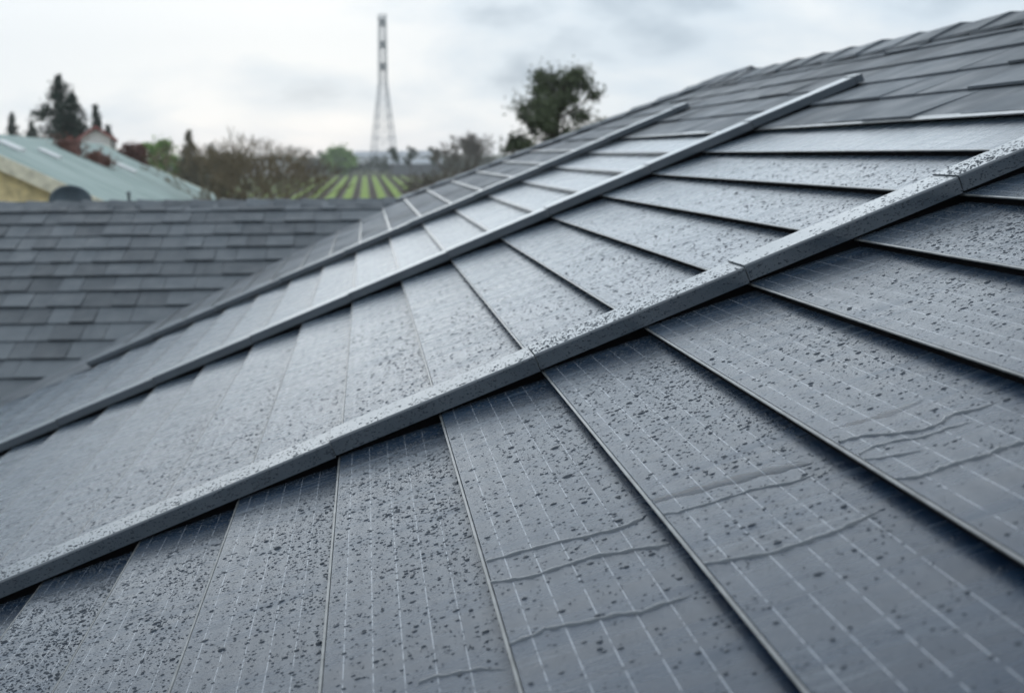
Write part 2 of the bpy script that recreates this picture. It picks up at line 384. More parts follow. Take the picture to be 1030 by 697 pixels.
# walls, fascia and gutter
WALL = simple('pale_render_wall', (0.42, 0.40, 0.36), 0.85)
FAS = simple('white_fascia', (0.6, 0.6, 0.58), 0.5)
wl = MB(); wl.box((EX + .5, YN + .4, 0), (far_x - .5, BY - .5, EZ - .02)); wl.box((WL + .4, wy + .5, 0), (EX + .5, BY - .503, EZ - .02))
wl.hexa([(EX + .9, YN + .4, EZ - .02), (far_x - .9, YN + .4, EZ - .02), (far_x - .9, YN + .6, EZ - .02), (EX + .9, YN + .6, EZ - .02)],
        [(RX - .05, YN + .4, RZ - .16), (RX + .05, YN + .4, RZ - .16), (RX + .05, YN + .6, RZ - .16), (RX - .05, YN + .6, RZ - .16)])
hpart(wl, 'wall', WALL)
fa = MB(); fa.box((EX - .03, YN, EZ - .24), (EX - .002, wy, EZ - .012)); fa.box((WL, wy - .03, EZ - .24), (EX - .03, wy - .002, EZ - .012))
hpart(fa, 'fascia', FAS)

# ------------------------------------------------------------------ damp air over the fields
hz = MB(); hz.box((-420, -25, -1), (420, 620, 75))
hm = bpy.data.materials.new('haze'); hm.use_nodes = True; hn = hm.node_tree; hn.nodes.clear()
ho = hn.nodes.new('ShaderNodeOutputMaterial'); hv = hn.nodes.new('ShaderNodeVolumePrincipled'); hn.links.new(hv.outputs[0], ho.inputs['Volume'])
hv.inputs['Color'].default_value = (.92, .95, .98, 1); hv.inputs['Density'].default_value = 0.0006; hv.inputs['Anisotropy'].default_value = 0.2
tag(hz.build('haze', hm), 'thin pale rain haze over the fields', 'haze', kind='stuff')
# ------------------------------------------------------------------ solar panels
PW = W + 0.02
def panel_proto(tw=.005, td=.003, gl=None):
    root = empty('solar_panel')
    g_ = MB(); nx = 6
    x1 = E_ + 0.03
    g_.hexa([(0.0052, 0, TH - .005), (x1, 0, -.0160), (x1, PW, -.0160), (0.0052, PW, TH - .005)],
            [(0.0052, 0, TH), (x1, 0, TH - TILT * x1), (x1, PW, TH - TILT * x1), (0.0052, PW, TH)])
    g_.build('glass_face', gl or GLASS, root)
    t_ = MB()
    t_.hexa([(.0, 0, TH - td), (.0050, 0, TH - td), (.0050, PW, TH - td), (.0, PW, TH - td)],
            [(0.0, 0, TH + .0004), (tw, 0, TH + .0010), (tw, PW, TH + .0010), (0.0, PW, TH + .0004)])
    t_.build('edge_trim', TRIM if td > .01 else TRIM_NEAR, root, bevel=0.0006)
    f_ = MB(); f_.hexa([(.007, .0, -.0200), (.03, 0, -.0200), (.03, PW, -.0200), (.007, PW, -.0200)], [(.007, 0, TH - .0058), (.03, 0, TH - .0072), (.03, PW, TH - .0072), (.007, PW, TH - .0058)])
    f_.build('gap_shade_strip', GAP_SHADE, root)  # near-black strip added below the butt as the painted shade of the gap
    return root
proto = None; proto_far = None; proto_mid = None
ORD = ['first', 'second', 'third', 'fourth', 'fifth', 'sixth', 'seventh', 'eighth', 'ninth', 'tenth', 'eleventh', 'twelfth', 'thirteenth', 'fourteenth',
       'fifteenth', 'sixteenth', 'seventeenth', 'eighteenth', 'nineteenth', 'twentieth', 'twenty-first', 'twenty-second']
rows = [(-1, -6, 5, 'before the nearest rail', 'solar panels before the nearest rail'),
        (0, -11, 5, 'between nearest and middle rails', 'solar panels between the nearest and middle rails'),
        (1, -15, 5, 'between middle and farthest rails', 'solar panels between the middle and farthest rails')]
special = {(-1, 1): 'front solar panel at the right edge crossed by one wet band and four wavy trickles',
           (-1, 0): 'front solar panel right of bottom centre with one wet band and two wavy trickles',
           (-1, -1): 'front solar panel at bottom centre crossed by three wavy trickles and no wet band'}
for (k, i0, i1, where, grp) in rows:
    for i in range(i1, i0 - 1, -1):
        if k == 1:
            if proto_far is None: proto_far = o = panel_proto(.011, .013, GLASS_FAR_LIT)
            else: o = copy_tree(proto_far)
        elif k == 0:
            if proto_mid is None: proto_mid = o = panel_proto(.0036, .0022, GLASS_FAR_LIT)
            else: o = copy_tree(proto_mid)
        else:
            if proto is None: proto = o = panel_proto(.0036, .0022)
            else: o = copy_tree(proto)
        x, y, z = rp(i * E_, P0[1] + k * W + 0.03, 0.0)
        o.location = (x, y, z); o.rotation_euler = (0, -math.atan(TAN) + rng.uniform(-.0003, .0003), rng.uniform(-.0006, .0006))
        lab = special.get((k, i)) or 'wet solar panel, %s one down from the shingles, %s' % (ORD[i1 - i], where)
        tag(o, lab, 'solar panel', grp)

# ------------------------------------------------------------------ rails
def rail(kk, i0, i1, label):
    y0 = P0[1] + kk * W
    root = empty('roof_rail', rp(i0 * E_, y0 + .04)); root.rotation_euler = (0, -math.atan(TAN), 0)
    tag(root, label, 'rail', 'metal rails running up the roof')
    i = i0
    while i < i1:
        n2_ = min(i + (6 if (kk == 0 and i == -8) else 2), i1); a = (i - i0) * E_; b = (n2_ - i0) * E_ - .0022
        mb = MB(); c = 0.0035; wv = .085; vs = []
        for x, dz in ((a, .0020 + rng.uniform(-.0006, .0006)), (b, -.0008)):
            prof = [(0, .014), (0.0, .044 - c), (c * .35, .044 - c * .35), (c, .044), (wv - c, .0445), (wv, .0445 - c), (wv, .014)]
            vs += [(x, p_[0] - .04, p_[1] + dz) for p_ in prof]
        m_n = 7
        fs = [(j, j + 1, m_n + j + 1, m_n + j) for j in range(m_n - 1)] + [(6, 0, 7, 13)] + [tuple(range(m_n))[::-1], tuple(range(m_n, 2 * m_n))]
        mb.add(vs, fs); mb.build('rail_section', RAIL, root)
        i = n2_
    br = MB(); br.box((0.006, -.023, -.018), ((i1 - i0) * E_ - .02, .036, .0385)); br.build('rail_shade_foot', GAP_SHADE, root)  # support coloured near-black to stand in for the shadow under the rail
    return root
rail(0, -8, 8.1, 'nearest grey metal rail running up the roof with droplets and four visible joints')
rail(1, -14, 8.15, 'middle grey metal rail on the roof, ending among the shingles at upper right')
rail(2, -10.3, 8.08, 'farthest thin grey metal rail on the roof, close below the hip edge')

# ------------------------------------------------------------------ water on the near panels and rail
def surf(s, y=None):                                  # height of the panel surface above the slope plane
    fr = (s / E_) % 1.0; return TH - 0.0155 * fr + 0.0001
riv = dict(
 R1=[(0.1353, 0.8766), (0.1512, 0.8809), (0.1662, 0.8842), (0.1793, 0.8829), (0.1976, 0.8791), (0.2134, 0.8775), (0.2337, 0.8717), (0.2503, 0.867), (0.2725, 0.8633), (0.2991, 0.8596)],
 R2=[(0.1346, 1.0179), (0.159, 1.0096), (0.1787, 1.0045), (0.2021, 1.0033), (0.2225, 0.9984), (0.2517, 0.9935), (0.2816, 0.9848), (0.3006, 0.978), (0.312, 0.9735)],
 R3=[(0.1365, 1.0736), (0.1699, 1.0666), (0.1968, 1.0585), (0.2225, 1.0573), (0.252, 1.0487), (0.2822, 1.0451), (0.2997, 1.0528), (0.311, 1.0573)],
 R4=[(0.045, 0.889), (0.063, 0.8836), (0.0849, 0.8794), (0.1027, 0.8755), (0.1240, 0.8616)],
 R5=[(0.3200, 0.8781), (0.3399, 0.8708), (0.365, 0.8637), (0.3909, 0.86), (0.411, 0.86), (0.4324, 0.861), (0.4503, 0.8662), (0.4785, 0.8698)],
 R6=[(0.3210, 1.0108), (0.3409, 1.0075), (0.3635, 1.0052), (0.3867, 1.002), (0.4096, 0.9988), (0.4457, 0.985), (0.4699, 0.9862)],
 R7=[(0.5040, 0.8899), (0.518, 0.8823), (0.5291, 0.8824), (0.5426, 0.8795), (0.5593, 0.8821), (0.5787, 0.8808), (0.5986, 0.8827), (0.6147, 0.8787), (0.6316, 0.8767), (0.66, 0.872)],
 R8=[(0.5076, 1.0111), (0.5218, 1.009), (0.5371, 0.9976), (0.5523, 0.986), (0.5672, 0.9747), (0.586, 0.976), (0.6054, 0.9843), (0.6249, 0.9822), (0.6535, 0.982)],
 R9=[(0.5076, 0.9665), (0.527, 0.9689), (0.5529, 0.9667), (0.5694, 0.9566), (0.5905, 0.9614), (0.6166, 0.9544)],
 R10=[(0.5063, 0.9513), (0.521, 0.9433), (0.5359, 0.9342), (0.5547, 0.9294)],
 W1=[(0.3210, 1.0524), (0.3703, 1.0485), (0.412, 1.0426), (0.4504, 1.0299), (0.4796, 1.0181)],
 W2=[(0.5090, 1.0504), (0.5402, 1.0477), (0.576, 1.0406), (0.6154, 1.049)])
rlab = dict(R1='wavy water trickle low on the bottom centre panel', R2='long middle water trickle across the bottom centre panel',
 R3='upper thick pale water trickle on the bottom centre panel', R4='short faint water trickle at the bottom edge left of the bright seam',
 R5='thick winding water trickle across the panel right of the lower centre seam', R6='thin water trickle just under the smooth wet band on that panel',
 R7='thick water trickle near the right edge starting at the lowest dark seam', R8='upper winding water trickle below the wet band at right',
 R9='second winding water trickle of the group at right', R10='short faint lowest trickle of the group at right',
 W1='smooth wet band without drops right of the lower centre seam', W2='smooth wet band without drops near the right edge')
rpts = []
for name, pts in riv.items():
    wide = name[0] == 'W'
    P = [((p_[0] - P0[0]) / COS, p_[1]) for p_ in pts]
    fine = []
    for a, b in zip(P[:-1], P[1:]):
        ns = 5
        for t in range(ns):
            q = t / ns; fine.append((a[0] * (1 - q) + b[0] * q, a[1] * (1 - q) + b[1] * q))
    fine.append(P[-1]); nF = len(fine)
    fine = np.array(fine); k3 = np.array([.25, .5, .25])
    for _ in range(3): fine[1:-1] = fine[:-2] * .25 + fine[1:-1] * .5 + fine[2:] * .25
    wob = np.cumsum(rng.normal(0, .0013, nF)); wob -= np.linspace(wob[0], wob[-1], nF)
    fine[:, 1] += wob
    mb = MB(); prof = [(-1, -.0006), (-.8, .35), (-.4, .85), (0, 1), (.4, .85), (.8, .35), (1, -.0006)]
    o0 = np.array(rp(fine[0][0], fine[0][1])); vs = []
    for j, (s, y) in enumerate(fine):
        end = min(1, (j + 1.6) / 2, (nF - 1 - j + .3) / 4)
        wd = (0.015 if wide else (0.0028 if name in ('R10', 'R6', 'R4', 'R9') else 0.0037)) * (1 + .22 * math.sin(j * 1.3 + len(name)) + rng.uniform(-.12, .12)) * end
        ht = (0.0005 if wide else wd * .62)
        z = surf(s)
        for a, b in prof:
            vs.append(np.array(rp(s, y + a * wd, z + (b * ht if b > 0 else -.0005))) - o0)
        rpts.append((s, y, wd))
    fs = []
    for j in range(nF - 1):
        for k in range(6): a = j * 7 + k; fs.append((a, a + 1, a + 8, a + 7)[::-1])
    mb.add(vs, fs); o = mb.build('wet_film' if wide else 'water_trickle', WATER if wide else TRICKLE, smooth=True); o.location = o0
    tag(o, rlab[name], 'water', 'water trickles on the near panels')
rpts = np.array(rpts)

def drops(name, cs, cy, rad, surf_z, label, cat, seg=8, rings=3, aspect=None, face=None):
    n = len(cs); ang0 = rng.uniform(0, 2 * np.pi, n)
    th = np.linspace(0, 2 * np.pi, seg, endpoint=False)
    flat = rng.uniform(0.45, 0.75, n)                # height over radius
    el = rng.uniform(1.1, 1.9, n) if aspect is None else aspect
    irr = 1 + .07 * np.sin(2 * th[None] + ang0[:, None]) + .05 * np.sin(3 * th[None] + 2.3 * ang0[:, None])
    V = []
    for r_i in range(rings):
        t = r_i / rings; rr = math.cos(t * math.pi / 2); zz = math.sin(t * math.pi / 2)
        rr = rr if r_i else 1.0
        ds = rad[:, None] * rr * irr * np.cos(th)[None] * el[:, None]
        dy = rad[:, None] * rr * irr * np.sin(th)[None]
        ds = ds - (rad * el)[:, None] * .15 * zz     # weight hangs slightly down the slope
        V.append(np.stack([cs[:, None] + ds, cy[:, None] + dy, surf_z[:, None] + (rad * flat)[:, None] * zz - (.0004 if r_i == 0 else 0) + 0 * ds], -1))
    top = np.stack([cs - rad * el * .15, cy, surf_z + rad * flat], -1)[:, None]
    V = np.concatenate(V + [top], 1); nv = V.shape[1]; V = V.reshape(-1, 3)
    # follow the panel's tilt
    s, y, z = V[:, 0], V[:, 1], V[:, 2]
    if face is not None: y, z = face - z, y           # drops standing on an upright face
    X = np.stack([P0[0] + s * COS - z * SIN, y, P0[2] + s * SIN + z * COS], -1)
    q = []; tr = []
    for r_i in range(rings - 1):
        for k in range(seg):
            a = r_i * seg + k; b = r_i * seg + (k + 1) % seg; q.append((a, b, b + seg, a + seg))
    for k in range(seg): tr.append(((rings - 1) * seg + k, (rings - 1) * seg + (k + 1) % seg, rings * seg))
    base = (np.arange(n) * nv)[:, None, None]
    o = np_mesh(name, X, (np.array(q)[None] + base).reshape(-1, 4), (np.array(tr)[None] + base).reshape(-1, 3), BEAD)
    tag(o, label, cat, kind='stuff'); return o
def field(n, s0, s1, y0, y1, mu, sg, rmin, rmax, dens=None):
    s = rng.uniform(s0, s1, n); y = rng.uniform(y0, y1, n)
    r = np.clip(np.exp(rng.normal(math.log(mu), sg, n)), rmin, rmax)
    keep = np.ones(n, bool)
    fr = (s / E_) % 1.0; keep &= (fr * E_ > .005 + r * 1.6) & ((1 - fr) * E_ > r * 1.6)
    if dens is not None: keep &= rng.uniform(0, 1, n) < dens(s, y)
    d2 = np.full(n, 9.0)
    for (a, b, wd) in rpts[::2]:
        keep &= ((s - a) ** 2 * .3 + (y - b) ** 2) > (wd + r) ** 2
    return s[keep], y[keep], r[keep]
def patch(s, y):                                      # soft clustering
    return .6 + .3 * np.sin(s * 9 + 3 * np.sin(y * 5)) * np.cos(y * 11 + 2 * np.sin(s * 7))
d1 = lambda s, y: np.clip(.18 + .75 * np.clip((y - .75) / .6, 0, 1) * (.55 + .45 * patch(s, y)), 0, 1)
s, y, r = field(84000, -1.1, .85, .45, P0[1] + .02, .00088, .42, .0005, .0027, d1)
S1 = [s]; Y1 = [y]; R1_ = [r]
s, y, r = field(260, -1.0, .8, .6, P0[1], .0028, .25, .0022, .0050, d1); S1.append(s); Y1.append(y); R1_.append(r)
s, y, r = field(36000, -1.5, .95, P0[1] + .09, P0[1] + 1.7, .0011, .4, .0007, .0030, lambda s, y: np.clip(1.15 - (y - P0[1]) * .6, .12, 1) * (.6 + .4 * patch(s * 1.3, y)))
S1.append(s); Y1.append(y); R1_.append(r)
s, y, r = map(np.concatenate, (S1, Y1, R1_))
drops('raindrops', s, y, r, surf(s), 'countless raindrops beaded over the near solar panels', 'raindrops')
# drops on the top and the front face of the nearest rail
n = 6500; s = rng.uniform(-1.55, 1.2, n); y = P0[1] + rng.uniform(.006, .079, n); r = np.clip(np.exp(rng.normal(math.log(.0010), .35, n)), .0006, .0026)
fr2 = np.where(s < -2 * E_, (s + 8 * E_) / (6 * E_), (s / (2 * E_)) % 1.0)
drops('rail_raindrops', s, y, r, .044 + .0020 - .0028 * fr2 - .0002, 'fine raindrops beaded along the top of the nearest rail', 'raindrops', seg=7, rings=3)

n = 1800; s = rng.uniform(-1.4, 1.2, n); z = rng.uniform(.017, .041, n); r = np.clip(np.exp(rng.normal(math.log(.0010), .35, n)), .0006, .0024)
drops('rail_face_raindrops', s, z, r, np.zeros(n), 'fine dark raindrops clinging to the upright face of the nearest rail', 'raindrops', seg=7, rings=3, face=P0[1])
# ------------------------------------------------------------------ behind the house
exec_bg = True
GR = simple('bright_grass', (0.20, 0.30, 0.035), 0.9, var=.3, scale=.5)
SOIL = simple('brown_soil', (0.060, 0.045, 0.032), 0.95, var=.3, scale=.7)
TWIG = simple('grey_brown_twigs', (0.17, 0.15, 0.125), 0.9)
BARK = simple('brown_bark', (0.07, 0.055, 0.042), 0.9, bump=.4)
def leaf(name, c): return simple(name, c, .65, var=.45, scale=1.3, spec=.3)
# grass alleys and vine rows, parallel to the house ridge
VX0 = at(364, 150).x; pitch = 2.48
gs = MB(); ys0, ys1 = 88, 285
for k in range(-12, 6):
    x = VX0 + 0.35 + k * pitch
    n_s = 40
    for j in range(n_s):
        ya, yb = ys0 + (ys1 - ys0) * j / n_s, ys0 + (ys1 - ys0) * (j + 1) / n_s
        wA, wB = [.62 + .1 * math.sin(q * .35 + k * 2) for q in (ya, yb)]
        gs.add([(x - wA, ya, .03), (x + wA, ya, .03), (x + wB, yb, .03), (x - wB, yb, .03)], [(0, 1, 2, 3)])
tag(gs.build('grass_alleys', GR), kind='structure')
so_ = MB(); so_.add([(VX0 - 32, ys0 - 2, .012), (VX0 + 16, ys0 - 2, .012), (VX0 + 16, ys1 + 2, .012), (VX0 - 32, ys1 + 2, .012)], [(0, 1, 2, 3)])
tag(so_.build('soil_field', SOIL), kind='structure')
def vine_row():
    root = empty('vine_row'); m1 = MB(); m2 = MB()
    for j in range(0, 195, 5): m1.box((-.05, j - .05, 0), (.05, j + .05, .8))
    for j in range(0, 195):
        yv = j + rng.uniform(-.2, .2); m2.tube((0, yv, 0), (rng.uniform(-.08, .08), yv + .05, .5), .03, .02, 3, cap=False)
        for q in range(3): m2.tube((0, yv, .42), (rng.uniform(-.22, .22), yv + rng.uniform(-.4, .4), rng.uniform(.5, .68)), .011, .005, 3, cap=False)
    m2.add(m1.v, m1.f, 1); C.objects.unlink(root); bpy.data.objects.remove(root); return m2.build('vine_row', [TWIG, BARK])
v0 = None
for k in range(-12, 7):
    o = v0 = vine_row() if v0 is None else v0
    if k > -12: o = copy_tree(v0)
    o.location = (VX0 + 0.35 - pitch / 2 + k * pitch, ys0, 0.0)
    tag(o, 'leafless brown vine row in the far green field, %s from the left' % ORD[k + 12], 'vine row', 'vine rows in the far field')

# ---- trees
def foliage(mb, c, rad, n, ls, flat=1.0, hollow=0.3):
    c = np.array(c)
    d = rng.normal(size=(n, 3)); d /= np.linalg.norm(d, axis=1)[:, None]
    rr = np.abs(rng.normal(.0, .62, n)) ** .8; P = c + d * rr[:, None] * np.array(rad)
    for p_ in P:
        a = rng.normal(size=3); a /= np.linalg.norm(a); b = np.cross(a, rng.normal(size=3)); b /= np.linalg.norm(b)
        q = ls * rng.uniform(.6, 1.3)
        mb.add([p_ - a * q, p_ - b * q * .45, p_ + a * q, p_ + b * q * .45], [(0, 1, 2, 3)])
def limb_tree(label, loc, h, spread, leafmat, name='broadleaf_tree', clumps=26, per=150, ls=.12, trunk=.14, low=.25, cat='tree', seed=1, group=None, crad=.5):
    r_ = random.Random(seed); root = empty(name, loc); tag(root, label, cat, group)
    t = MB(); f = MB(); t.tube((0, 0, 0), (0, 0, h * .45), trunk, trunk * .7, 7); t.tube((0, 0, h * .45), (spread * .1, 0, h * .85), trunk * .7, trunk * .2, 6)
    for k in range(clumps):
        zz = h * (low + (1 - low) * ((k + .5) / clumps) ** .85); az = r_.uniform(0, 6.28)
        prof = math.sin(math.pi * min(1, max(.12, ((zz / h) - low * .6) / (1.08 - low * .6)))) ** .7
        rr = spread * prof * r_.uniform(.35, 1.0)
        c = (math.cos(az) * rr, math.sin(az) * rr, zz * .97)
        t.tube((0, 0, max(h * .15, zz - rr * .7 - .2)), c, trunk * .35, trunk * .08, 4, cap=False)
        q = crad * spread * r_.uniform(.35, .75)
        foliage(f, c, (q, q, q * .8), int(per * r_.uniform(.6, 1.3)), ls)
    t.build('trunk', BARK, root); f.build('crown', leafmat, root); return root
def conifer(label, loc, h, rad, leafmat, seed=1, group=None, name='conifer_tree', dens=1.0):
    r_ = random.Random(seed); root = empty(name, loc); tag(root, label, 'tree', group)
    t = MB(); f = MB(); t.tube((0, 0, 0), (0, 0, h * .98), .02 * h, .01, 6)
    lv = int(26 * dens)
    for k in range(lv):
        u = k / (lv - 1); z = h * (.12 + .86 * u); R_ = rad * (1 - u) ** .72 * r_.uniform(.7, 1.15) + .05
        for j in range(int(8 - 3 * u)):
            az = r_.uniform(0, 6.28); l = R_ * r_.uniform(.7, 1.1); dz = -.22 * l + r_.uniform(-.1, .1)
            tip = (math.cos(az) * l, math.sin(az) * l, z + dz)
            t.tube((0, 0, z), tip, .025, .008, 3, cap=False)
            for q in range(int(14 + l * 22)):
                s_ = r_.uniform(.15, 1.05); c = np.array(tip) * s_ + np.array((0, 0, z)) * (1 - s_) + np.array([r_.gauss(0, .09 + .06 * l) for _ in range(3)])
                a = rng.normal(size=3); a[2] -= .6; a /= np.linalg.norm(a); b = np.cross(a, rng.normal(size=3)); b /= np.linalg.norm(b)
                f.add([c - a * .15, c - b * .05, c + a * .15, c + b * .05], [(0, 1, 2, 3)])
    t.build('trunk', BARK, root); f.build('crown', leafmat, root); return root
def bare_tree(label, loc, h, spread, mat=None, seed=1, group=None, depth=6, name='bare_tree', r0=.12, minr=.012, budfac=0):
    r_ = random.Random(seed); root = empty(name, loc); tag(root, label, 'tree', group); t = MB(); c_ = MB()
    def grow(p, d, l, r, dep):
        q = p + d * l; (t if dep > depth - 3 else c_).tube(p, q, r, r * .72, 5 if dep > depth - 2 else 3, cap=False)
        if dep == 0: return
        for k in range(3 if r_.random() < .55 else 2):
            nd = (d + Vector((r_.uniform(-1, 1) * spread, r_.uniform(-1, 1) * spread, r_.uniform(-.15, .55)))).normalized()
            grow(q, nd, l * r_.uniform(.66, .88), max(minr, r * .66), dep - 1)
    for k in range(3 if name == 'bare_tree' else 1):
        grow(Vector((0, 0, 0)), Vector((r_.uniform(-.35, .35) * spread, r_.uniform(-.2, .2), 1)).normalized(), h * .24, r0, depth)
    zz = max(v_[2] for v_ in c_.v); k_ = h / zz
    for mbb in (t, c_): mbb.v = [(a * k_, b * k_, c * k_) for a, b, c in mbb.v]
    t.build('trunk', BARK, root); c_.build('crown', mat or TWIG, root); return root
def hgt(y, d, px=364):
    v_ = M @ np.array([(px - CX) / F, -(y - CY) / F, 1.0]); return 6.0 + v_[2] / v_[1] * at(px, d).y
def hgt_(y, d): return 6.0 + (157 - y) / 1000 * d       # height of something seen at row y
DG = leaf('dark_conifer_green', (0.030, 0.048, 0.036)); DG2 = leaf('deep_olive_green', (0.040, 0.060, 0.030))
OL = leaf('olive_green', (0.090, 0.112, 0.062)); LG = leaf('spring_green', (0.20, 0.32, 0.09)); BG = leaf('brown_green', (0.125, 0.112, 0.070))
conifer('tall dark conifer behind the pale green roof, the tallest tree at left', at(64, 62), hgt(72, 62), 4.8, DG, 3, 'conifers behind the pale green roof', dens=1.3)
conifer('second conifer tip just right of the tall dark conifer, merging with it', at(76, 64), hgt(90, 64), 4.2, DG, 4, 'conifers behind the pale green roof', dens=1.2)
conifer('thin small conifer between the tall conifer and the red clump', at(99, 70), hgt(103, 70), 1.2, DG, 5, 'conifers behind the pale green roof')
conifer('low dark conifer leaning over the right end of the green roof ridge', at(110, 68), hgt(124, 68), 1.6, DG, 6, 'conifers behind the pale green roof')
conifer('small pale conifer near the left edge of the photo', at(15, 90), hgt(110, 90), 1.9, DG, 7, 'conifers behind the pale green roof')
conifer('low small conifer between the left edge and the tall conifer', at(34, 85), hgt(120, 85), 2.0, DG, 8, 'conifers behind the pale green roof')
limb_tree('round bright spring green tree behind the right end of the green roof', at(160, 95), hgt(140, 95), 2.6, LG, seed=9, ls=.2, clumps=44)
conifer('dark brown-green cypress beside the bright green tree', at(191, 90), hgt(130, 90), 2.2, BG, 10, name='cypress_tree', dens=1.3)
bare_tree('large bare spreading tree beyond the right end of the wing ridge', at(262, 38), hgt(127, 38), .85, seed=18, r0=.10, depth=7, minr=.012, mat=simple('warm_brown_twigs', (0.17, 0.135, 0.085), 0.9))
bare_tree('pale bare tree on the horizon right of the tower', at(466, 130), hgt(132, 130), .6, seed=14, r0=.2, depth=7, minr=.03, mat=TWIG)
bare_tree('smaller bare tree left of the pale bare tree', at(448, 135), hgt(142, 135), .5, seed=15, r0=.16, depth=6, minr=.03)
for i_, (px_, yy_, d_, sp_, mt_) in enumerate([(210, 152, 80, 2.4, BG), (230, 158, 75, 2.2, BG), (274, 150, 300, 7.0, OL), (292, 146, 300, 6.5, OL), (222, 146, 125, 2.6, DG2), (312, 151, 300, 3.0, BG), (325, 151, 300, 3.0, OL)]):
    limb_tree(['brown leafy tree just right of the cypress', 'low brown tree left of the large bare tree', 'olive tree behind the large bare tree', 'taller olive tree right of the large bare tree',
               'dark tree standing behind the low brown trees', 'slender brown tree left of the lime green tree', 'slender olive tree touching the lime green tree'][i_],
              at(px_, d_), hgt(yy_, d_), sp_, mt_, clumps=14, per=110, ls=.22, seed=20 + i_, low=.12, group='middle distance trees')
limb_tree('lime green tree left of the tower base', at(341, 300), hgt(149, 300), 5.5, LG, seed=31, ls=.6, clumps=34, per=120, low=.1)
for i_, (px_, yy_) in enumerate([(394, 149), (413, 148), (437, 149)]):
    limb_tree('small dark round tree on the horizon, %s of the three right of the tower' % ORD[i_], at(px_, 250), hgt(yy_, 250), 2.0, DG2, seed=40 + i_, ls=.5, clumps=9, per=60, low=.45, group='small dark horizon trees', trunk=.2)
limb_tree('large dark evergreen tree with ragged pads rising behind the hip edge', at(561, 24), hgt(62, 24, 562), 1.3, OL, name='evergreen_tree', clumps=120, per=260, ls=.05, low=.48, seed=63, crad=.42)

# brown scrub hedges, bushes one can tell apart only roughly
hb = MB()
for k in range(190):
    px_ = rng.uniform(412, 520); d_ = rng.uniform(95, 125); p_ = at(px_, d_); hh = rng.uniform(3.2, 5.4) * (1 if px_ > 430 else .75)
    foliage(hb, (p_.x, p_.y, hh * .5), (1.3, 1.3, hh * .5), 70, .22)
tag(hb.build('scrub_hedge', leaf('winter_scrub', (0.075, 0.062, 0.040))), 'brown winter scrub massed beyond the vineyard at right', 'scrub', kind='stuff')
hb = MB()
for k in range(150):
    px_ = rng.uniform(195, 245); d_ = rng.uniform(70, 95); p_ = at(px_, d_); hh = rng.uniform(1.4, 3.0)
    foliage(hb, (p_.x, p_.y, hh * .5), (1.1, 1.1, hh * .5), 70, .16)
tag(hb.build('undergrowth', leaf('olive_scrub', (0.100, 0.094, 0.045))), 'olive brown undergrowth massed left of the green field', 'scrub', kind='stuff')
hb = MB()
for k in range(230):
    px_ = rng.uniform(120, 500); d_ = rng.uniform(300, 400); p_ = at(px_, d_); hh = rng.uniform(3.0, 6.5)
    foliage(hb, (p_.x, p_.y, hh * .45), (4, 3, hh * .5), 60, .7)
tag(hb.build('far_woodland', leaf('far_grey_green', (0.065, 0.078, 0.055))), 'hazy grey-green far-off wood along the horizon behind the field', 'woodland', kind='stuff')

# ---- barn with pale green metal roof
mr = Mat('pale_green_metal'); co = mr.coord(); nn = mr.noise(mr.coord(scale=(.25, 1.4, 1)), 1.2, 5, .6)
spn = mr.n('ShaderNodeSeparateXYZ'); mr.put(spn.inputs[0], co)
mr.set(Base_Color=mr.ramp(nn, [(0.32, (0.17, 0.24, 0.22)), (0.5, (0.28, 0.37, 0.35)), (0.68, (0.36, 0.44, 0.42))]), Roughness=.75,
       Normal=mr.bump(mr.math('SINE', mr.math('MULTIPLY', spn.outputs[1], 14.0)), .3, .03))
YW = simple('yellow_wall', (0.78, 0.64, 0.36), .85); CRM = simple('cream_trim', (0.68, 0.64, 0.50), .6)
BRK = Mat('red_brick'); bt = BRK.n('ShaderNodeTexBrick'); BRK.put(bt.inputs[0], BRK.coord(scale=(4, 4, 4))); bt.inputs['Color1'].default_value = (.22, .09, .075, 1); bt.inputs['Color2'].default_value = (.15, .065, .055, 1); bt.inputs['Mortar'].default_value = (.17, .09, .08, 1); BRK.set(Base_Color=bt.outputs[0], Roughness=.9)
SKYL = simple('white_panel', (0.60, 0.62, 0.63), .5, var=.08)
near = at(-62, 21); 
bang = math.atan2(-(222 - 364), 1000)                 # the barn's ridge runs a little left of the house ridge
barn = empty('barn', (near.x, near.y, 0), (0, 0, bang))
tag(barn, 'low barn with a pale green metal roof and yellow gable behind the wing', 'barn')
BH = 6.62; BL = 31.0; bw = 6.4; bt_ = .48
wl = MB(); wl.box((-bw + .4, .3, 0), (bw - .4, BL - .3, BH - bt_ * bw)); 
for yy in (.3, BL - .5): wl.hexa([(-bw + .4, yy, BH - bt_ * bw), (bw - .4, yy, BH - bt_ * bw), (bw - .4, yy + .2, BH - bt_ * bw), (-bw + .4, yy + .2, BH - bt_ * bw)],
                                  [(-.1, yy, BH - .25), (.1, yy, BH - .25), (.1, yy + .2, BH - .25), (-.1, yy + .2, BH - .25)])
wl.build('wall', YW, barn)
rf = MB()
for sg in (1, -1):
    rf.hexa([(0, 0, BH - .08), (sg * bw, 0, BH - bt_ * bw - .08), (sg * bw, BL, BH - bt_ * bw - .08), (0, BL, BH - .08)],
            [(0, 0, BH), (sg * bw, 0, BH - bt_ * bw), (sg * bw, BL, BH - bt_ * bw), (0, BL, BH)])
rf_o = rf.build('roof', mr.m, barn)
